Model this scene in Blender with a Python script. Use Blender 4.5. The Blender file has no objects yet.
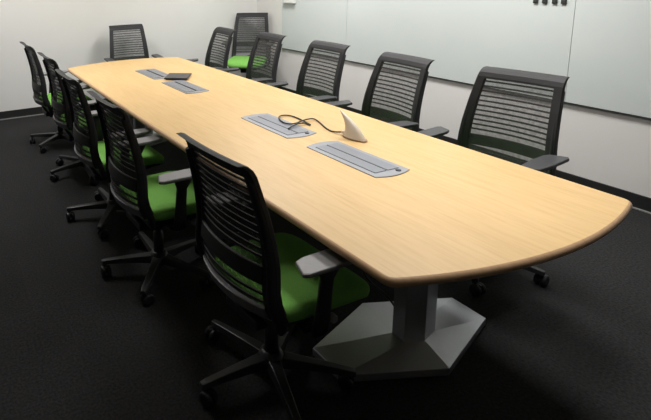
import bpy, bmesh, math, random
from math import sin, cos, pi, radians, sqrt
from mathutils import Vector, Matrix

random.seed(7)
scene = bpy.context.scene
COL = scene.collection

# ------------------------------------------------------------------ materials
def srgb(r, g, b):
    def f(c):
        c /= 255.0
        return c / 12.92 if c <= 0.04045 else ((c + 0.055) / 1.055) ** 2.4
    return (f(r), f(g), f(b), 1.0)

def new_mat(name):
    m = bpy.data.materials.new(name)
    m.use_nodes = True
    nt = m.node_tree
    b = nt.nodes['Principled BSDF']
    return m, nt, b

def noise_mat(name, c1, c2, scale=(20, 20, 20), rough=0.6, metal=0.0, bump=0.0, detail=3.0, spec=0.5,
              bump_scale=None, lo=0.3, hi=0.7):
    m, nt, b = new_mat(name)
    N, L = nt.nodes, nt.links
    tc = N.new('ShaderNodeTexCoord')
    mp = N.new('ShaderNodeMapping')
    mp.inputs['Scale'].default_value = scale
    no = N.new('ShaderNodeTexNoise')
    no.inputs['Scale'].default_value = 1.0
    no.inputs['Detail'].default_value = detail
    cr = N.new('ShaderNodeValToRGB')
    cr.color_ramp.elements[0].position = lo
    cr.color_ramp.elements[1].position = hi
    cr.color_ramp.elements[0].color = c1
    cr.color_ramp.elements[1].color = c2
    L.new(tc.outputs['Object'], mp.inputs['Vector'])
    L.new(mp.outputs['Vector'], no.inputs['Vector'])
    L.new(no.outputs['Fac'], cr.inputs['Fac'])
    L.new(cr.outputs['Color'], b.inputs['Base Color'])
    b.inputs['Roughness'].default_value = rough
    b.inputs['Metallic'].default_value = metal
    b.inputs['Specular IOR Level'].default_value = spec
    if bump > 0:
        n2 = N.new('ShaderNodeTexNoise')
        n2.inputs['Scale'].default_value = bump_scale or 200.0
        n2.inputs['Detail'].default_value = 2.0
        L.new(tc.outputs['Object'], n2.inputs['Vector'])
        bp = N.new('ShaderNodeBump')
        bp.inputs['Strength'].default_value = bump
        bp.inputs['Distance'].default_value = 0.004
        L.new(n2.outputs['Fac'], bp.inputs['Height'])
        L.new(bp.outputs['Normal'], b.inputs['Normal'])
    return m

def knit_mat(name, opacity, rgb=(44, 44, 47)):
    """black 3D knit: fine thread pattern with see-through gaps between the threads"""
    m, nt, b = new_mat(name)
    N, L = nt.nodes, nt.links
    b.inputs['Base Color'].default_value = srgb(*rgb)
    b.inputs['Roughness'].default_value = 0.75
    tr = N.new('ShaderNodeBsdfTransparent')
    mx = N.new('ShaderNodeMixShader')
    tc = N.new('ShaderNodeTexCoord')
    no = N.new('ShaderNodeTexNoise')
    no.inputs['Scale'].default_value = 60.0
    no.inputs['Detail'].default_value = 2.0
    mr = N.new('ShaderNodeMapRange')
    mr.inputs['From Min'].default_value = 0.3
    mr.inputs['From Max'].default_value = 0.7
    mr.inputs['To Min'].default_value = opacity - 0.08
    mr.inputs['To Max'].default_value = opacity + 0.08
    L.new(tc.outputs['Object'], no.inputs['Vector'])
    L.new(no.outputs['Fac'], mr.inputs['Value'])
    L.new(mr.outputs['Result'], mx.inputs['Fac'])
    L.new(tr.outputs['BSDF'], mx.inputs[1])
    L.new(b.outputs['BSDF'], mx.inputs[2])
    L.new(mx.outputs['Shader'], N['Material Output'].inputs['Surface'])
    return m

def wood_mat(name, base, dark, rough):
    m, nt, b = new_mat(name)
    N, L = nt.nodes, nt.links
    tc = N.new('ShaderNodeTexCoord')
    def grain(scale, detail, p0, p1, c0, c1):
        mp = N.new('ShaderNodeMapping'); mp.inputs['Scale'].default_value = scale
        no = N.new('ShaderNodeTexNoise'); no.inputs['Scale'].default_value = 1.0
        no.inputs['Detail'].default_value = detail
        no.inputs['Roughness'].default_value = 0.6
        cr = N.new('ShaderNodeValToRGB')
        cr.color_ramp.elements[0].position = p0; cr.color_ramp.elements[1].position = p1
        cr.color_ramp.elements[0].color = c0; cr.color_ramp.elements[1].color = c1
        L.new(tc.outputs['Object'], mp.inputs['Vector'])
        L.new(mp.outputs['Vector'], no.inputs['Vector'])
        L.new(no.outputs['Fac'], cr.inputs['Fac'])
        return cr
    g1 = grain((70, 5.0, 10), 5, 0.28, 0.55, dark, base)
    g2 = grain((6, 1.1, 4), 3, 0.35, 0.65, (0.93, 0.92, 0.90, 1), (1, 1, 1, 1))
    mul = N.new('ShaderNodeMix'); mul.data_type = 'RGBA'; mul.blend_type = 'MULTIPLY'
    mul.inputs['Factor'].default_value = 1.0
    L.new(g1.outputs['Color'], mul.inputs[6]); L.new(g2.outputs['Color'], mul.inputs[7])
    L.new(mul.outputs[2], b.inputs['Base Color'])
    b.inputs['Roughness'].default_value = rough
    b.inputs['Specular IOR Level'].default_value = 0.35
    return m

def carpet_mat():
    m, nt, b = new_mat('charcoal_carpet')
    N, L = nt.nodes, nt.links
    tc = N.new('ShaderNodeTexCoord')
    # carpet tiles: quarter-turned squares with slightly different tone
    ch = N.new('ShaderNodeTexBrick')
    ch.offset = 0.5; ch.squash = 1.0
    ch.inputs['Scale'].default_value = 1.0
    ch.inputs['Brick Width'].default_value = 0.6
    ch.inputs['Row Height'].default_value = 0.6
    ch.inputs['Mortar Size'].default_value = 0.004
    ch.inputs['Mortar Smooth'].default_value = 0.6
    ch.inputs['Color1'].default_value = srgb(46, 46, 47)
    ch.inputs['Color2'].default_value = srgb(45, 45, 46)
    ch.inputs['Mortar'].default_value = srgb(49, 49, 50)
    L.new(tc.outputs['Object'], ch.inputs['Vector'])
    no = N.new('ShaderNodeTexNoise'); no.inputs['Scale'].default_value = 90.0
    no.inputs['Detail'].default_value = 4.0
    L.new(tc.outputs['Object'], no.inputs['Vector'])
    cr = N.new('ShaderNodeValToRGB')
    cr.color_ramp.elements[0].position = 0.3; cr.color_ramp.elements[1].position = 0.7
    cr.color_ramp.elements[0].color = (0.55, 0.55, 0.55, 1); cr.color_ramp.elements[1].color = (1.25, 1.25, 1.25, 1)
    L.new(no.outputs['Fac'], cr.inputs['Fac'])
    mul = N.new('ShaderNodeMix'); mul.data_type = 'RGBA'; mul.blend_type = 'MULTIPLY'
    mul.inputs['Factor'].default_value = 1.0
    L.new(ch.outputs['Color'], mul.inputs[6]); L.new(cr.outputs['Color'], mul.inputs[7])
    L.new(mul.outputs[2], b.inputs['Base Color'])
    b.inputs['Roughness'].default_value = 0.95
    b.inputs['Specular IOR Level'].default_value = 0.15
    bp = N.new('ShaderNodeBump'); bp.inputs['Strength'].default_value = 0.5; bp.inputs['Distance'].default_value = 0.004
    L.new(no.outputs['Fac'], bp.inputs['Height']); L.new(bp.outputs['Normal'], b.inputs['Normal'])
    return m

def flat(v, d=0.03):
    return tuple(max(0, c * (1 - d)) for c in v[:3]) + (1.0,)

M = {}
def simple(name, rgb, rough, metal=0.0, scale=40, var=0.08, bump=0.0, spec=0.5, bump_scale=None):
    c = srgb(*rgb)
    M[name] = noise_mat(name, flat(c, var), c, (scale,) * 3, rough, metal, bump, spec=spec, bump_scale=bump_scale)

simple('wall_paint', (229, 229, 227), 0.85, scale=2.0, var=0.03)
simple('wall_paint_right', (232, 230, 228), 0.85, scale=2.0, var=0.03)
simple('ceiling_tile', (225, 225, 222), 0.9, scale=30, var=0.08)
simple('wall_paint_grey', (128, 128, 128), 0.85, scale=2.0, var=0.03)  # unseen left and back walls, darkened to bounce less light onto the floor
simple('baseboard_rubber', (34, 34, 35), 0.6)
simple('pale_strip', (140, 140, 138), 0.7)
M['carpet'] = carpet_mat()
M['maple'] = wood_mat('maple_laminate', srgb(214, 180, 126), srgb(204, 168, 113), 0.42)
M['maple_edge'] = wood_mat('maple_edge_band', srgb(206, 170, 134), srgb(196, 158, 122), 0.4)
simple('black_plastic', (36, 36, 39), 0.45, scale=30)
simple('frame_plastic', (46, 46, 49), 0.6, scale=30, spec=0.3)
simple('rail_lit', (118, 118, 121), 0.45, scale=30)  # paler than the frame: light caught along the bottom rail is painted in
simple('leg_plastic', (48, 48, 50), 0.38, scale=30)
simple('pad_sheen', (124, 123, 125), 0.45, scale=60)  # left chairs' pads: lighter colour stands in for reflected sheen
simple('pad_dark', (58, 59, 62), 0.45, scale=60)
simple('green_fabric', (128, 190, 92), 0.9, scale=160, var=0.14, bump=0.3, bump_scale=500, spec=0.2)
M['knit'] = knit_mat('black_knit', 0.6, (84, 84, 87))
M['knit_shaded'] = knit_mat('black_knit_shaded', 0.82, (62, 62, 65))  # left chairs: same knit, darkened and made more opaque for the dimmer backdrop
simple('flexor', (22, 22, 24), 0.55)
simple('steel_paint', (196, 198, 204), 0.33, metal=0.7, scale=90, var=0.05)
simple('chrome', (190, 190, 192), 0.25, metal=1.0)
simple('knob_grey', (150, 150, 152), 0.4)
simple('tray_metal', (144, 146, 152), 0.42, metal=0.35, scale=60, var=0.05)
simple('tray_lid', (126, 129, 137), 0.4, metal=0.35, scale=60, var=0.05)
simple('slot_black', (34, 36, 44), 0.5)
simple('rib_grey', (112, 114, 120), 0.5)
simple('tablet_grey', (68, 66, 66), 0.5)
simple('tablet_edge', (40, 40, 41), 0.4)
simple('cream_plastic', (216, 204, 186), 0.38, scale=25, var=0.05)
simple('brown_plastic', (150, 126, 102), 0.5)
simple('cable_black', (24, 22, 24), 0.45)
simple('cable_grey', (84, 82, 80), 0.5)
simple('glass_board', (212, 219, 218), 0.16, scale=1.6, var=0.035, spec=0.5)
simple('board_edge', (58, 62, 62), 0.4)
simple('magnet_black', (52, 54, 54), 0.45)
simple('ledge_white', (220, 222, 220), 0.35)
simple('white_metal', (230, 230, 230), 0.5)
simple('door_wood', (120, 84, 56), 0.5, scale=12, var=0.2)
def emis(name, col, s):
    m, nt, b = new_mat(name)
    tc = nt.nodes.new('ShaderNodeTexCoord'); no = nt.nodes.new('ShaderNodeTexNoise')
    no.inputs['Scale'].default_value = 200
    cr = nt.nodes.new('ShaderNodeValToRGB')
    cr.color_ramp.elements[0].color = tuple(c * .96 for c in col[:3]) + (1,)
    cr.color_ramp.elements[1].color = col
    nt.links.new(tc.outputs['Object'], no.inputs['Vector']); nt.links.new(no.outputs['Fac'], cr.inputs['Fac'])
    nt.links.new(cr.outputs['Color'], b.inputs['Emission Color'])
    b.inputs['Emission Strength'].default_value = s
    M[name] = m
emis('diffuser', (1.0, 0.98, 0.95, 1), 2.0)

# ------------------------------------------------------------------ mesh builder
class MB:
    def __init__(self):
        self.v, self.f, self.m, self.s = [], [], [], []
    def add(self, verts, faces, mi=0, smooth=False):
        o = len(self.v)
        self.v += [tuple(p) for p in verts]
        for f in faces:
            self.f.append([i + o for i in f]); self.m.append(mi); self.s.append(smooth)
    def box(self, c, s, rot=None, mi=0, taper=1.0):
        """box with centre c, size s; taper scales the +x end"""
        pts = []
        for x in (-.5, .5):
            for y in (-.5, .5):
                for z in (-.5, .5):
                    k = taper if x > 0 else 1.0
                    p = Vector((x * s[0], y * s[1] * k, z * s[2] * k))
                    if rot is not None: p = rot @ p
                    pts.append(p + Vector(c))
        self.add(pts, [(0, 1, 3, 2), (4, 6, 7, 5), (0, 4, 5, 1), (2, 3, 7, 6), (0, 2, 6, 4), (1, 5, 7, 3)], mi)
    def prism(self, poly, z0, z1, mi=0, smooth=False):
        n = len(poly)
        pts = [(p[0], p[1], z0) for p in poly] + [(p[0], p[1], z1) for p in poly]
        fs = [tuple(range(n - 1, -1, -1)), tuple(range(n, 2 * n))]
        self.add(pts, fs, mi)
        self.add(pts, [(i, (i + 1) % n, n + (i + 1) % n, n + i) for i in range(n)], mi, smooth)
    def rings(self, rings, mi=0, smooth=True, cap0=True, cap1=True):
        n = len(rings[0]); pts = [p for r in rings for p in r]; fs = []
        for k in range(len(rings) - 1):
            for i in range(n):
                j = (i + 1) % n
                fs.append((k * n + i, k * n + j, (k + 1) * n + j, (k + 1) * n + i))
        self.add(pts, fs, mi, smooth)
        o = len(self.v) - len(pts)
        if cap0: self.f.append([o + i for i in range(n - 1, -1, -1)]); self.m.append(mi); self.s.append(False)
        if cap1:
            b = o + (len(rings) - 1) * n
            self.f.append([b + i for i in range(n)]); self.m.append(mi); self.s.append(False)
    def lathe(self, c, prof, axis='Z', n=20, mi=0, smooth=True):
        rs = []
        for r, h in prof:
            ring = []
            for i in range(n):
                a = 2 * pi * i / n
                p = (r * cos(a), r * sin(a), h)
                if axis == 'Y': p = (p[0], p[2], -p[1])
                if axis == 'X': p = (p[2], p[1], -p[0])
                ring.append((c[0] + p[0], c[1] + p[1], c[2] + p[2]))
            rs.append(ring)
        self.rings(rs, mi, smooth)
    def sweep(self, path, half, n=8, mi=0, up=(0, 0, 1), power=2.6):
        """superellipse section swept along a path; half = (across, along-up) or a list of them"""
        P = [Vector(p) for p in path]; rs = []
        for k, p in enumerate(P):
            t = (P[min(k + 1, len(P) - 1)] - P[max(k - 1, 0)]).normalized()
            u = Vector(up); sd = t.cross(u)
            if sd.length < 1e-4: sd = t.cross(Vector((1, 0, 0)))
            sd.normalize(); w = sd.cross(t).normalized()
            a, b = half[k] if isinstance(half, list) else half
            ring = []
            for i in range(n):
                th = 2 * pi * i / n
                ca, sa = cos(th), sin(th)
                ex = 2.0 / power
                ring.append(p + sd * (a * math.copysign(abs(ca) ** ex, ca)) + w * (b * math.copysign(abs(sa) ** ex, sa)))
            rs.append(ring)
        self.rings(rs, mi, True)
    def build(self, name, mats, parent=None, bevel=0.0, segs=2, recalc=True, angle=40):
        me = bpy.data.meshes.new(name)
        me.from_pydata(self.v, [], self.f)
        for i, p in enumerate(me.polygons):
            p.material_index = self.m[i]; p.use_smooth = self.s[i]
        if not isinstance(mats, (list, tuple)): mats = [mats]
        for m in mats: me.materials.append(m)
        if recalc:
            bm = bmesh.new(); bm.from_mesh(me)
            bmesh.ops.remove_doubles(bm, verts=bm.verts, dist=1e-5)
            bmesh.ops.recalc_face_normals(bm, faces=bm.faces)
            bm.to_mesh(me); bm.free()
        me.update()
        o = bpy.data.objects.new(name, me)
        COL.objects.link(o)
        if parent: o.parent = parent
        if bevel > 0:
            bv = o.modifiers.new('bevel', 'BEVEL'); bv.width = bevel; bv.segments = segs
            bv.limit_method = 'ANGLE'; bv.angle_limit = radians(angle)
        return o

def tag(o, label=None, cat=None, group=None, kind=None):
    if label: o['label'] = label
    if cat: o['category'] = cat
    if group: o['group'] = group
    if kind: o['kind'] = kind
    return o
def thing(name, loc, rz, label, cat, group=None):
    o = bpy.data.objects.new(name, None); COL.objects.link(o)
    o.location = loc; o.rotation_euler = (0, 0, rz); o.empty_display_size = 0.1
    return tag(o, label, cat, group)
def struct(o): return tag(o, kind='structure')

# ------------------------------------------------------------------ room shell
XL, XR, YB, YF, ZC = -2.3, 4.155, -2.2, 6.18, 2.75
T = 0.12
def slab(name, lo, hi, mat):
    b = MB(); b.box([(a + c) / 2 for a, c in zip(lo, hi)], [c - a for a, c in zip(lo, hi)])
    return struct(b.build(name, mat))
slab('floor', (XL - T, YB - T, -T), (XR + T, YF + T, 0), M['carpet'])
slab('ceiling', (XL - T, YB - T, ZC), (XR + T, YF + T, ZC + T), M['ceiling_tile'])
slab('wall_far', (XL - T, YF, 0), (XR + T, YF + T, ZC), M['wall_paint'])
slab('wall_right', (XR, YB - T, 0), (XR + T, YF, ZC), M['wall_paint_right'])
slab('wall_left', (XL - T, YB - T, 0), (XL, YF, ZC), M['wall_paint_grey'])
slab('wall_back', (XL, YB - T, 0), (XR, YB, ZC), M['wall_paint_grey'])
BH = 0.098
slab('baseboard_far', (XL, YF - 0.012, 0), (XR, YF, BH), M['baseboard_rubber'])
slab('baseboard_right', (XR - 0.012, YB, 0), (XR, YF - 0.012, BH), M['baseboard_rubber'])
slab('trim_1', (XL, YF - 0.026, 0), (XR - 0.012, YF - 0.012, 0.010), M['pale_strip'])
slab('trim_2', (XR - 0.024, YB, 0), (XR - 0.012, YF - 0.03, 0.008), M['pale_strip'])

# ------------------------------------------------------------------ conference table
TX0, TX1 = 1.152, 2.396
CX = (TX0 + TX1) / 2
TY0, TY1 = 1.03, 5.07
ZT, TH = 0.735, 0.032
def table_outline(inset=0.0, n=24):
    pts = []
    r = 0.03
    def arc(y0, bulge, sgn):
        w = (TX1 - TX0) / 2
        R = (w * w + bulge * bulge) / (2 * bulge)
        cy = y0 - sgn * (R - bulge) * -1 if False else y0 + sgn * (bulge - R)
        a = math.asin(w / R)
        return cy, R, a
    cy, R, a = arc(TY0, 0.105, -1)
    near = [(CX + R * sin(-a + 2 * a * i / n), TY0 - 0.105 + R - R * cos(-a + 2 * a * i / n)) for i in range(n + 1)]
    cy, R, a = arc(TY1, 0.165, 1)
    far = [(CX + R * sin(a - 2 * a * i / n), TY1 + 0.165 - R + R * cos(a - 2 * a * i / n)) for i in range(n + 1)]
    side_r = [(TX1 + 0.014 * sin(pi * i / 8), TY0 + (TY1 - TY0) * i / 8) for i in range(1, 8)]
    side_l = [(TX0 - 0.014 * sin(pi * i / 8), TY1 + (TY0 - TY1) * i / 8) for i in range(1, 8)]
    raw = near + side_r + far + side_l
    # round the four corners
    out = []
    N = len(raw)
    for i, p in enumerate(raw):
        a_, c_ = Vector(raw[i - 1]), Vector(raw[(i + 1) % N]); p = Vector(p)
        d0, d1 = (a_ - p).normalized(), (c_ - p).normalized()
        if d0.dot(d1) > -0.9:
            for k in range(6):
                t = k / 5
                q = (1 - t) ** 2 * (p + d0 * r) + 2 * t * (1 - t) * p + t * t * (p + d1 * r)
                out.append((q.x, q.y))
        else: out.append((p.x, p.y))
    hw = (TX1 - TX0) / 2
    out = [(x - 0.028 * (1 - (y - TY0) / (TY1 - TY0)) * max(0, x - CX) / hw, y) for x, y in out]
    if inset:
        res = []; N = len(out)
        for i in range(N):
            a_, c_ = Vector(out[i - 1]), Vector(out[(i + 1) % N])
            t = (c_ - a_).normalized(); nrm = Vector((-t.y, t.x))
            res.append((out[i][0] + nrm.x * inset, out[i][1] + nrm.y * inset))
        return res
    return out
def pt_at(x0, y0, pts, z): return [(p[0] - x0, p[1] - y0, z) for p in pts]
OX, OY = CX, 3.05
table = thing('conference_table', (OX, OY, 0), 0,
              'long maple conference table with curved ends on grey steel pedestals', 'table')
b = MB()
b.rings([pt_at(OX, OY, table_outline(0.012), ZT - 0.002), pt_at(OX, OY, table_outline(0.010), ZT)], 0, False, cap0=False)
b.build('tabletop', M['maple'], table)
b = MB()
prof = [(0.012, ZT - 0.0005), (0.010, ZT - 0.0005), (0.004, ZT - 0.004), (0.0, ZT - 0.011), (0.0, ZT - 0.021), (0.004, ZT - 0.028), (0.012, ZT - TH)]
b.rings([pt_at(OX, OY, table_outline(i), z) for i, z in prof], 0, True, cap0=False, cap1=True)
tag(b.build('edge_band', M['maple_edge'], table), 'rounded darker brown edge band')
HEX = [(0.0, -0.232), (0.42, -0.085), (0.42, 0.085), (0.0, 0.232), (-0.42, 0.085), (-0.42, -0.085)]
COLM = [(0.0, -0.115), (0.10, -0.085), (0.10, -0.02), (0.0, 0.02), (-0.085, -0.02), (-0.085, -0.085)]
for k, py in enumerate((1.505, 3.1, 4.68)):
    dy = py - OY
    b = MB()
    foot = [[(x, y + dy, z) for x, y in HEX] for z in (0.0, 0.034)]
    top = [[(x * 1.01, y * 1.01 + dy, 0.074) for x, y in COLM]]
    b.rings(foot + top, 0, False)
    b.build('pedestal_foot', M['steel_paint'], table, 0.003)
    b = MB()
    b.rings([[(x * 0.98, y * 0.98 + dy, z) for x, y in COLM] for z in (0.07, ZT - TH - 0.02)], 0, False)
    b.box((0, dy, ZT - TH - 0.012), (0.8, 0.3, 0.022))
    b.build('pedestal_column', M['steel_paint'], table, 0.003)

# ------------------------------------------------------------------ power trays set in the tabletop
def make_tray(x, y, L, label, kind):
    W = 0.2
    t = thing('power_tray', (x, y, ZT), 0, label, 'power tray', 'power trays set into the tabletop')
    def outline(w, l, bow, n=8):
        p = []
        for i in range(n + 1):
            s = -1 + 2 * i / n; p.append((s * w / 2, -l / 2 - bow * (1 - s * s)))
        for i in range(n + 1):
            s = 1 - 2 * i / n; p.append((s * w / 2, l / 2 + bow * (1 - s * s)))
        return p
    b = MB(); o = outline(W, L, 0.022)
    b.rings([[(p[0], p[1], 0.0) for p in o], [(p[0], p[1], 0.003) for p in o], [(p[0] * .985, p[1] * .993, 0.0045) for p in o]], 0, False)
    b.build('tray_frame', M['tray_metal'], t)
    if kind == 'smooth':
        for sx in (-1, 1):
            b = MB(); b.box((sx * 0.037, 0.0, 0.0055), (0.066, L * 0.86, 0.004))
            b.build('flap_lid', M['tray_lid'], t, 0.0012)
        b = MB(); b.box((0.0, 0.0, 0.0056), (0.0045, L * 0.84, 0.003)); b.build('slot', M['slot_black'], t)
        b = MB(); b.lathe((0.045, -L / 2 + 0.012, 0.0045), [(0.012, 0), (0.012, 0.003), (0.009, 0.0035)], n=14)
        b.build('finger_latch', M['slot_black'], t)
    else:
        for sx in (-1, 1):
            b = MB(); b.box((sx * 0.05, 0.0, 0.0055), (0.07, L * 0.88, 0.004))
            for k in range(3):
                b.box((sx * 0.05 - 0.02 + 0.02 * k, 0, 0.0079), (0.004 if sx < 0 else 0.002, L * 0.84, 0.001), mi=1)
            b.build('flap_lid', [M['tray_metal'], M['rib_grey']], t, 0.001)
        b = MB(); b.box((0.006, 0.0, 0.0056), (0.014, L * 0.82, 0.004)); b.build('slot', M['slot_black'], t)
    return t
make_tray(1.795, 1.845, 0.455, 'grey metal power tray nearest the front curved end of the table', 'smooth')
make_tray(1.795, 2.465, 0.46, 'grey metal power tray lying under the loop of black cable', 'smooth')
make_tray(1.792, 3.69, 0.46, 'ribbed grey power tray on the near side of the dark tablet', 'ribbed')
make_tray(1.792, 4.32, 0.46, 'ribbed grey power tray nearest the far wall, beyond the dark tablet', 'ribbed')

# dark tablet lying between the two far trays
t = thing('tablet', (1.905, 4.045, ZT + 0.0086), radians(-36), 'dark grey tablet lying flat between the two far power trays', 'tablet')
b = MB(); b.box((0, 0, 0.0055), (0.205, 0.235, 0.010)); b.build('case', M['tablet_edge'], t, 0.003)
b = MB(); b.box((0, 0, 0.0113), (0.19, 0.22, 0.0016)); b.build('cover', M['tablet_grey'], t, 0.0008)

# cream fin with its black cable
fin = thing('desk_antenna', (2.0, 2.08, ZT), 0, 'cream shark fin shaped device standing on the table, black cable attached', 'device')
b = MB()
# profile in a plane that runs along dv; blade thick at the base and pointed at the top
dv = Vector((0.12, -0.99, 0)).normalized(); nv = Vector((dv.y, -dv.x, 0))
lead, trail = [], []
nz = 14
for k in range(nz + 1):
    t = k / nz
    z = 0.142 * t
    tail = 0.088 * (1 - t) - 0.085 * t + 0.030 * sin(pi * t)
    front = -0.052 * (1 - t) - 0.088 * t + 0.005 * sin(pi * t) + 0.02 * sin(pi * t)
    lead.append((front, z)); trail.append((tail, z))
rs = []
for (a, z), (c, _) in zip(lead, trail):
    th = 0.034 * (1 - z / 0.142) ** 0.8 + 0.0025
    ring = []
    for i in range(16):
        an = 2 * pi * i / 16
        u = (a + c) / 2 + (c - a) / 2 * cos(an)
        w = th * sin(an)
        p = dv * u + nv * w
        ring.append((p.x, p.y, z))
    rs.append(ring)
b.rings(rs, 0, True)
b.build('fin_shell', M['cream_plastic'], fin)
b = MB()
rs2 = []
for z, k in ((0.0, 1.0), (0.007, 1.04), (0.009, 1.0)):
    rs2.append([(dv * (0.018 + 0.073 * k * cos(2 * pi * i / 20)) + nv * (0.036 * k * sin(2 * pi * i / 20)) + Vector((0, 0, z)))[:] for i in range(20)])
b.rings(rs2, 0, False)
b.build('base_rim', M['brown_plastic'], fin)
b = MB(); b.sweep([(-0.004, 0.072, 0.016), (0.0, 0.055, 0.017), (0.0, 0.035, 0.018)], [(0.008, 0.008), (0.011, 0.011), (0.012, 0.012)], 10, power=2)
b.build('cable_boot', M['cream_plastic'], fin)

def cable(name, pts, r, mat, label, cat, loc):
    cu = bpy.data.curves.new(name, 'CURVE'); cu.dimensions = '3D'
    cu.bevel_depth = r; cu.bevel_resolution = 3; cu.use_fill_caps = True
    sp = cu.splines.new('NURBS'); sp.points.add(len(pts) - 1)
    for p, q in zip(sp.points, pts): p.co = (q[0] - loc[0], q[1] - loc[1], q[2] - loc[2], 1)
    sp.use_endpoint_u = True; sp.order_u = 3; sp.resolution_u = 6
    o0 = bpy.data.objects.new(name + '_tmp', cu); COL.objects.link(o0)
    dg = bpy.context.evaluated_depsgraph_get()
    me = bpy.data.meshes.new_from_object(o0.evaluated_get(dg)); me.name = name
    me.materials.clear(); me.materials.append(mat)
    for p in me.polygons: p.use_smooth = True; p.material_index = 0
    bpy.data.objects.remove(o0); bpy.data.curves.remove(cu)
    o = bpy.data.objects.new(name, me); COL.objects.link(o); o.location = loc
    return tag(o, label, cat)
zc = ZT + 0.0047; zt_ = ZT + 0.0125
pts = [(1.996, 2.150, ZT + .016), (1.975, 2.19, zc), (1.99, 2.271, zc), (2.046, 2.394, zc), (2.056, 2.458, zc + .004), (1.947, 2.415, zt_ + .010),
       (1.86, 2.391, zt_ + .002), (1.828, 2.447, zt_ + .001), (1.875, 2.566, zt_), (1.946, 2.605, zc + .004), (1.992, 2.565, zc),
       (1.972, 2.437, zc + .002), (1.950, 2.346, zc + .004), (1.954, 2.372, zc), (1.95, 2.40, zc + .005), (1.862, 2.378, zt_ + .009), (1.785, 2.342, zt_)]
cable('cable', pts, 0.0042, M['cable_black'], 'thin black cable looped on the table from the cream fin device', 'cable', (1.95, 2.4, ZT))
cable('floor_cable', [(1.52, 1.5, 0.703), (1.50, 1.5, 0.55), (1.52, 1.5, 0.40), (1.58, 1.5, 0.328), (1.637, 1.5, 0.28), (1.680, 1.5, 0.235), (1.706, 1.49, 0.19)], 0.0045,
      M['cable_grey'], 'thin grey cable drooping under the table end beside the steel pedestal', 'cable', (1.6, 1.5, 0.4))

# ------------------------------------------------------------------ mesh-back chairs
ZTOP, ZBOT = 1.036, 0.452
LEAN, BACK_DX = 0.0, 0.0
def back_c(z):
    """centre-line of the back in side view (x forward)"""
    return back_c0(z) + BACK_DX - LEAN * max(0.0, z - 0.47) / 0.56
def back_c0(z):
    P = [(0.40, -0.135), (0.452, -0.175), (0.50, -0.196), (0.57, -0.205), (0.66, -0.200), (0.74, -0.206), (0.85, -0.226), (0.95, -0.252), (0.99, -0.263), (1.012, -0.275), (1.03, -0.295), (1.036, -0.312)]
    for (z0, x0), (z1, x1) in zip(P, P[1:]):
        if z <= z1:
            t = (z - z0) / (z1 - z0); return x0 + (x1 - x0) * t
    return P[-1][1]
def back_hw(z):
    t = (z - ZBOT) / (ZTOP - ZBOT)
    return 0.252 - 0.044 * t ** 1.4
def back_bow(z):
    t = (z - ZBOT) / (ZTOP - ZBOT)
    return 0.012 + 0.062 * max(0, 1 - t) ** 1.3
def S(s, z, off=0.0):
    return (back_c(z) - back_bow(z) * (1 - s * s) + off, s * back_hw(z), z)
def grid_solid(b, ss, zs, keep, thick, off=0.0, mi=0, smooth=True):
    """solid sheet over the back surface for the grid cells where keep(s, z) holds"""
    nS, nZ = len(ss), len(zs)
    F = lambda i, j: j * nS + i
    n = nS * nZ
    pts = [S(s, z, off + thick / 2) for z in zs for s in ss] + [S(s, z, off - thick / 2) for z in zs for s in ss]
    cell = {(i, j): keep((ss[i] + ss[i + 1]) / 2, (zs[j] + zs[j + 1]) / 2) for i in range(nS - 1) for j in range(nZ - 1)}
    fs = []
    for (i, j), k in cell.items():
        if not k: continue
        a, c, d, e = F(i, j), F(i + 1, j), F(i + 1, j + 1), F(i, j + 1)
        fs.append((a, c, d, e)); fs.append((a + n, e + n, d + n, c + n))
        for (u, v, nb) in ((a, c, (i, j - 1)), (c, d, (i + 1, j)), (d, e, (i, j + 1)), (e, a, (i - 1, j))):
            if not cell.get(nb, False): fs.append((v, u, u + n, v + n))
    used = sorted({i for f in fs for i in f}); mp = {o: k for k, o in enumerate(used)}
    b.add([pts[i] for i in used], [[mp[i] for i in f] for f in fs], mi, smooth)
def lin(a, c, n): return [a + (c - a) * i / n for i in range(n + 1)]

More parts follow.
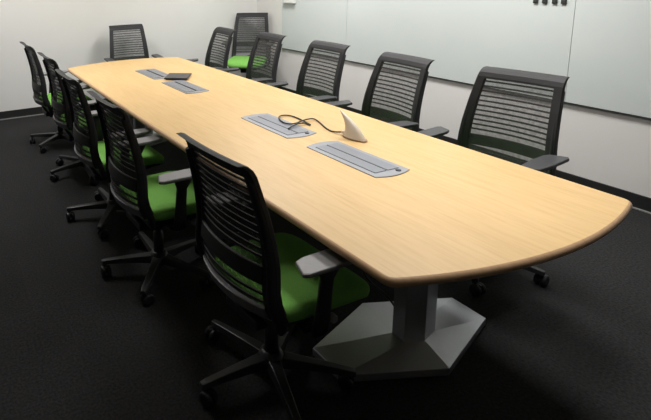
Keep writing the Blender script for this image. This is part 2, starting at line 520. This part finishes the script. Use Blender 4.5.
def make_chair(pad_mat, knit, lean, pad_dx, back_dx):
    global LEAN, BACK_DX
    LEAN, BACK_DX = lean, back_dx
    root = bpy.data.objects.new('office_chair', None); COL.objects.link(root); root.empty_display_size = 0.1
    # --- seat cushion (green) : rounded slab with waterfall front
    b = MB()
    def seat_ring(k, z, drop):
        ring = []
        n = 40
        for i in range(n):
            a = 2 * pi * i / n
            ca, sa = cos(a), sin(a)
            ex = 2 / 5.5
            x = math.copysign(abs(ca) ** ex, ca); y = math.copysign(abs(sa) ** ex, sa)
            X = 0.075 + 0.245 * k * x; Y = (0.238 + 0.008 * x) * k * y
            zz = z - drop * max(0, (X - 0.18) / 0.14) ** 2 - 0.008 * (1 - min(1, abs(Y) / 0.24) ** 2) * (1 if k < 0.98 else 0)
            ring.append((X, Y, zz))
        return ring
    b.rings([seat_ring(0.93, 0.420, 0.03), seat_ring(0.985, 0.428, 0.03), seat_ring(1.0, 0.446, 0.032), seat_ring(0.995, 0.464, 0.034),
             seat_ring(0.965, 0.478, 0.036), seat_ring(0.90, 0.485, 0.034), seat_ring(0.7, 0.488, 0.02), seat_ring(0.4, 0.489, 0.0), seat_ring(0.1, 0.489, 0.0)], 0, True)
    tag(b.build('seat', M['green_fabric'], root), 'bright green fabric seat cushion')
    # --- seat pan and mechanism
    b = MB()
    b.box((0.07, 0, 0.405), (0.42, 0.40, 0.034)); b.box((0.065, 0, 0.376), (0.34, 0.30, 0.03))
    b.build('seat_pan', M['black_plastic'], root, 0.008)
    b = MB()
    b.box((0.02, 0, 0.335), (0.26, 0.15, 0.06)); b.box((-0.08, 0, 0.345), (0.14, 0.20, 0.04))
    b.sweep([(-0.06, 0.0, 0.35), (-0.14, 0, 0.385), (-0.20 + back_dx, 0, 0.425), (-0.245 + back_dx, 0, 0.47)], [(0.06, 0.02), (0.055, 0.018), (0.05, 0.014), (0.05, 0.012)], 10)
    b.build('tilt_mechanism', M['black_plastic'], root, 0.008)
    b = MB()
    b.lathe((0.12, -0.10, 0.36), [(0.008, -0.10), (0.008, 0.02)], 'Y', 10, 1)
    b.lathe((0.12, -0.205, 0.36), [(0.012, -0.012), (0.017, -0.006), (0.017, 0.012), (0.012, 0.018)], 'Y', 14, 0)
    tag(b.build('tension_knob', [M['knob_grey'], M['black_plastic']], root), 'small pale grey knob')
    # --- back frame : stiles, top rail, bottom rail
    si = lambda z: 1 - 0.046 / back_hw(0.8)
    sI = 1 - 0.047 / 0.23
    ss = [-1.0, -(1 + sI) / 2, -sI] + lin(-sI, sI, 10)[1:-1] + [sI, (1 + sI) / 2, 1.0]
    zs = sorted(set([ZBOT, 0.462, 0.478, 0.492] + lin(0.492, 0.978, 12) + [0.99, 1.0, 1.012, 1.022, 1.03, ZTOP]))
    b = MB()
    grid_solid(b, ss, zs, lambda s, z: abs(s) > sI or z > 0.978, 0.024, 0.0, 0, False)
    # lower legs of the stiles sweep forward under the seat and meet the mechanism
    for sy in (-1, 1):
        b.sweep([(-0.190 + back_dx, sy * 0.222, 0.49), (-0.165 + back_dx * 0.8, sy * 0.217, 0.435), (-0.125, sy * 0.20, 0.395), (-0.06, sy * 0.16, 0.365), (0.0, sy * 0.09, 0.35)],
                [(0.018, 0.022), (0.018, 0.024), (0.018, 0.022), (0.018, 0.018), (0.016, 0.014)], 10, 0, up=(0, 1, 0.2))
        # thicker uprights behind the stiles
        b.sweep([(back_c(z) - 0.012, sy * (back_hw(z) - 0.013), z) for z in lin(0.47, 0.97, 10)],
                [(0.012, 0.030 - 0.013 * k / 10) for k in range(11)], 10, 0, up=(1, 0, 0))
    bf = b.build('back_frame', M['frame_plastic'], root, 0.006, 2)
    b = MB()
    grid_solid(b, lin(-sI, sI, 10), [ZBOT, 0.464, 0.480, 0.498], lambda s, z: True, 0.026, -0.004, 0, False)
    tag(b.build('bottom_rail', M['rail_lit'], root, 0.005, 2), 'dark grey curved bottom rail')
    # --- knit panel with horizontal flexors
    b = MB()
    zz = lin(0.490, 0.980, 18); s2 = lin(-sI - 0.02, sI + 0.02, 12)
    pts = [S(s, z, 0.004) for z in zz for s in s2]; n = len(s2)
    b.add(pts, [(j * n + i, j * n + i + 1, (j + 1) * n + i + 1, (j + 1) * n + i) for j in range(len(zz) - 1) for i in range(n - 1)], 0, True)
    for k in range(11):
        z = 0.962 - 0.0275 * k
        grid_solid(b, s2, [z - 0.0042, z + 0.0042], lambda s, z: True, 0.006, -0.004, 1, False)
    for z in (0.520, 0.552):
        grid_solid(b, s2, [z - 0.005, z + 0.005], lambda s, z: True, 0.006, -0.004, 1, False)
    b.build('back_mesh', [knit, M['flexor']], root)
    b = MB()
    grid_solid(b, s2, [0.590, 0.60, 0.645, 0.655], lambda s, z: True, 0.012, -0.010, 0, True)
    b.build('lumbar_bar', M['flexor'], root, 0.003)
    # --- arms
    for sy in (-1, 1):
        b = MB()
        b.sweep([(0.0, sy * 0.15, 0.372), (0.0, sy * 0.22, 0.370), (0.0, sy * 0.262, 0.385), (0.0, sy * 0.274, 0.44), (0.004, sy * 0.278, 0.53), (0.008, sy * 0.281, 0.60), (0.015, sy * 0.284, 0.655)],
                [(0.034, 0.014), (0.034, 0.014), (0.034, 0.015), (0.034, 0.013), (0.029, 0.012), (0.028, 0.012), (0.055, 0.014)], 12, 0, up=(0, sy, 0.25), power=3.2)
        arm = b.build('arm', M['black_plastic'], root)
        # pad : slightly tapering, rear edge slanted
        o = [(-0.135, -0.036), (-0.115, -0.047), (0.05, -0.050), (0.125, -0.042), (0.15, -0.020), (0.152, 0.010), (0.13, 0.036), (0.05, 0.046), (-0.07, 0.045), (-0.105, 0.034)]
        o = [((x + 0.03 if x > 0.1 else x) + pad_dx, sy * -y + sy * 0.286) for x, y in o]
        c = (0.02 + pad_dx, sy * 0.286)
        def sc(k, z): return [(c[0] + (p[0] - c[0]) * k, c[1] + (p[1] - c[1]) * k, z) for p in o]
        b = MB()
        b.rings([sc(0.86, 0.660), sc(0.98, 0.664), sc(1.0, 0.670), sc(0.99, 0.677), sc(0.96, 0.680)], 0, False)
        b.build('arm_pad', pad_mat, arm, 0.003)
    # --- lift, hub, star base
    b = MB()
    b.lathe((0, 0, 0), [(0.028, 0.10), (0.028, 0.24), (0.02, 0.245), (0.02, 0.33)], 'Z', 16)
    b.build('gas_lift', M['black_plastic'], root)
    b = MB()
    b.lathe((0, 0, 0), [(0.03, 0.062), (0.055, 0.066), (0.055, 0.10), (0.042, 0.125), (0.03, 0.13)], 'Z', 20)
    b.build('base_hub', M['leg_plastic'], root)
    for k in range(5):
        a = 2 * pi * k / 5 + LEG0
        d = Vector((cos(a), sin(a), 0)); sd = Vector((-sin(a), cos(a), 0))
        b = MB()
        rs = []
        for r, w, z0, z1 in ((0.035, 0.034, 0.070, 0.112), (0.12, 0.027, 0.074, 0.106), (0.22, 0.022, 0.072, 0.098), (0.30, 0.019, 0.068, 0.090), (0.322, 0.015, 0.066, 0.086)):
            rs.append([d * r + sd * w + Vector((0, 0, z0)), d * r + sd * w * 0.72 + Vector((0, 0, z1)), d * r - sd * w * 0.72 + Vector((0, 0, z1)), d * r - sd * w + Vector((0, 0, z0))])
        b.rings(rs, 0, False)
        leg = b.build('leg', M['leg_plastic'], root, 0.003)
        b = MB()
        ca = a + 0.9 + 0.5 * k
        R3 = Matrix.Rotation(ca, 3, 'Z')
        cb = d * 0.305
        tmp = MB()
        for sw in (-1, 1):
            tmp.lathe((0.018, sw * 0.016, 0.030), [(0.018, -0.010), (0.028, -0.009), (0.030, -0.005), (0.030, 0.005), (0.028, 0.009), (0.018, 0.010)], 'Y', 18)
        tmp.box((0.014, 0, 0.044), (0.046, 0.010, 0.032)); tmp.lathe((0, 0, 0), [(0.011, 0.052), (0.011, 0.072)], 'Z', 10)
        b.add([R3 @ Vector(p) + cb for p in tmp.v], tmp.f, 0, False)
        for i in range(len(b.s)): b.s[i] = tmp.s[i]
        b.build('caster', M['black_plastic'], leg)
    return root
LEG0 = radians(0)

def copy_tree(o, parent=None):
    c = o.copy(); COL.objects.link(c)
    if parent: c.parent = parent
    for ch in list(o.children): copy_tree(ch, c)
    return c
def star(root, a):
    """swivel the five-leg base of one chair about its column"""
    for ch in root.children:
        if ch.name.split('.')[0] in ('leg', 'base_hub'): ch.rotation_euler = (0, 0, a)

left_proto = make_chair(M['pad_sheen'], M['knit_shaded'], 0.02, 0.0, 0.04)
left = [
    (1.120, 1.56, 3, 33, 'black mesh chair with green seat, nearest to the camera on the left side'),
    (1.01, 2.455, 2, 14, 'second chair from the front on the left side, green seat and sheen-painted arm pad showing'),
    (0.995, 3.21, 0, 19, 'third of the five green-seated chairs along the left table edge, counting from the front'),
    (1.04, 4.10, 1, 47, 'fourth chair from the front on the left side, between third and rearmost'),
    (1.02, 4.95, 1, 2, 'last chair on the left side, its black back nearest the far wall'),
]
GL = 'green seated chairs along the left side of the table'
for i, (x, y, a, st, lab) in enumerate(left):
    o = left_proto if i == 0 else copy_tree(left_proto)
    o.location = (x, y, 0); o.rotation_euler = (0, 0, radians(a)); tag(o, lab, 'chair', GL); star(o, radians(st))
right_proto = make_chair(M['pad_dark'], M['knit'], 0.055, -0.03, 0.0)
right = [
    (2.612, 1.795, 187, 31, 'black mesh chair at the right table edge, nearest the front curved end'),
    (2.545, 2.575, 175, 30, 'black mesh chair on the right side, second from the front'),
    (2.58, 3.33, 178, 15, 'black mesh chair on the right side, middle one of five'),
    (2.58, 4.13, 176, 50, 'black mesh chair on the right side partly hiding the corner chair'),
    (2.49, 4.84, 175, 20, 'black mesh chair at the far end of the right side, beside the corner chair'),
]
GR = 'black mesh chairs along the right side of the table'
for i, (x, y, a, st, lab) in enumerate(right):
    o = right_proto if i == 0 else copy_tree(right_proto)
    o.location = (x, y, 0); o.rotation_euler = (0, 0, radians(a)); tag(o, lab, 'chair', GR); star(o, radians(st))
o = copy_tree(right_proto); o.location = (2.085, 5.62, 0); o.rotation_euler = (0, 0, radians(-96))
tag(o, 'black mesh chair at the head of the table in front of the far wall', 'chair')
o = copy_tree(right_proto); o.location = (3.72, 5.735, 0); o.rotation_euler = (0, 0, radians(-132))
for ch in o.children:
    if ch.name.split('.')[0] not in ('leg', 'base_hub', 'gas_lift'): ch.location.z = 0.03
tag(o, 'black mesh chair with green seat standing alone in the room corner', 'chair')

# ------------------------------------------------------------------ glass marker boards on the right wall
XB = XR - 0.018
def board(y0, y1, label):
    t = thing('glass_board', (XB, (y0 + y1) / 2, 0.62), 0, label, 'marker board', 'glass marker boards on the right wall')
    w = y1 - y0 - 0.003
    b = MB(); b.box((0, 0, 0.75), (0.010, w, 1.494)); b.build('glass_panel', M['glass_board'], t, 0.001)
    b = MB(); b.box((0.0065, 0, -0.003), (0.0225, w, 0.005)); b.build('bottom_channel', M['board_edge'], t, 0.001)
    for sy in (-1, 1):
        b = MB(); b.lathe((0.0, sy * (w / 2 - 0.08), 1.42), [(0.012, -0.012), (0.012, 0.0), (0.012, 0.016)], 'X', 14)
        b.build('standoff', M['chrome'], t)
    return t
board(4.435, 5.58, 'pale glass marker board panel closest to the room corner')
board(2.262, 4.435, 'wide pale glass marker board panel carrying the four black magnets')
board(0.30, 2.262, 'pale glass marker board panel at the right edge of the photo')
for k, y in enumerate((2.52, 2.458, 2.392, 2.333)):
    lab = ['first', 'second', 'third', 'last'][k]
    b = MB(); b.box((0, 0, 0), (0.012, 0.031, 0.034)); b.box((-0.0065, 0, 0), (0.003, 0.022, 0.024))
    o = b.build('magnet', M['magnet_black'], None, 0.002); o.location = (XB - 0.0112, y, 1.338)
    tag(o, f'small black square magnet on glass board, {lab} in the row of four from the left', 'magnet', 'black magnets on the glass board')
t = thing('marker_ledge', (XB - 0.005, 5.42, 1.212), 0, 'small pale marker ledge stuck high on the glass board near the corner', 'ledge')
b = MB(); b.box((-0.003, 0, 0.05), (0.005, 0.24, 0.10)); b.build('back_plate', M['ledge_white'], t, 0.001)
b = MB(); b.box((-0.025, 0, 0.003), (0.045, 0.24, 0.006)); b.box((-0.047, 0, 0.009), (0.004, 0.24, 0.014)); b.build('shelf', M['ledge_white'], t, 0.001)

# ------------------------------------------------------------------ ceiling lights
def light(x, y, power, sx=0.58, sy=1.18, spread=180):
    t = thing('ceiling_light', (x, y, ZC), 0, 'unseen white ceiling light panel above the conference table', 'ceiling light', 'ceiling lights')
    b = MB()
    for dx, dy, w, h in ((-sx / 2, 0, 0.03, sy + .03), (sx / 2, 0, 0.03, sy + .03), (0, -sy / 2, sx - .03, 0.03), (0, sy / 2, sx - .03, 0.03)):
        b.box((dx, dy, -0.012), (w, h, 0.024))
    b.build('frame', M['white_metal'], t)
    b = MB(); b.box((0, 0, -0.006), (sx - 0.03, sy - 0.03, 0.012)); b.build('diffuser', M['diffuser'], t)
    L = bpy.data.lights.new('ceiling_lamp', 'AREA'); L.shape = 'RECTANGLE'; L.size = sx - .06; L.size_y = sy - .06
    L.energy = power; L.color = (1.0, 0.98, 0.95); L.spread = radians(spread)
    o = bpy.data.objects.new('ceiling_lamp', L); COL.objects.link(o); o.location = (x, y, ZC - 0.03)
    return t
light(0.6, 4.6, 50)
light(3.15, 4.5, 46)
light(3.15, 2.5, 40, spread=150)
light(1.9, 1.4, 6, spread=75)  # added unseen lamp, narrow beam to brighten the near tabletop

w = bpy.data.worlds.new('room_ambient'); scene.world = w; w.use_nodes = True
w.node_tree.nodes['Background'].inputs['Color'].default_value = (0.9, 0.95, 1, 1)
w.node_tree.nodes['Background'].inputs['Strength'].default_value = 0.03

# ------------------------------------------------------------------ camera
F, YAW, PIT, ROL, PX, PY, CH = 517.819, radians(21.28916353), radians(10.35342372), radians(-2.20496504), 142.9106, 68.1287, 1.6476
cy, sy = cos(YAW), sin(YAW)
fw = Vector((sy * cos(PIT), cy * cos(PIT), -sin(PIT)))
r0 = Vector((cy, -sy, 0)); u0 = r0.cross(fw)
r = r0 * cos(ROL) + u0 * sin(ROL); u = -r0 * sin(ROL) + u0 * cos(ROL)
cam = bpy.data.cameras.new('camera'); co = bpy.data.objects.new('camera', cam); COL.objects.link(co)
co.matrix_world = Matrix(((r.x, u.x, -fw.x, 0), (r.y, u.y, -fw.y, 0), (r.z, u.z, -fw.z, CH), (0, 0, 0, 1)))
cam.sensor_width = 36; cam.sensor_fit = 'HORIZONTAL'; cam.lens = F / 651 * 36
cam.shift_x = (325.5 - PX) / 651; cam.shift_y = -(210 - PY) / 651
cam.clip_start = 0.05
scene.camera = co
scene.view_settings.view_transform = 'Standard'
scene.view_settings.look = 'None'
scene.view_settings.exposure = 0.0
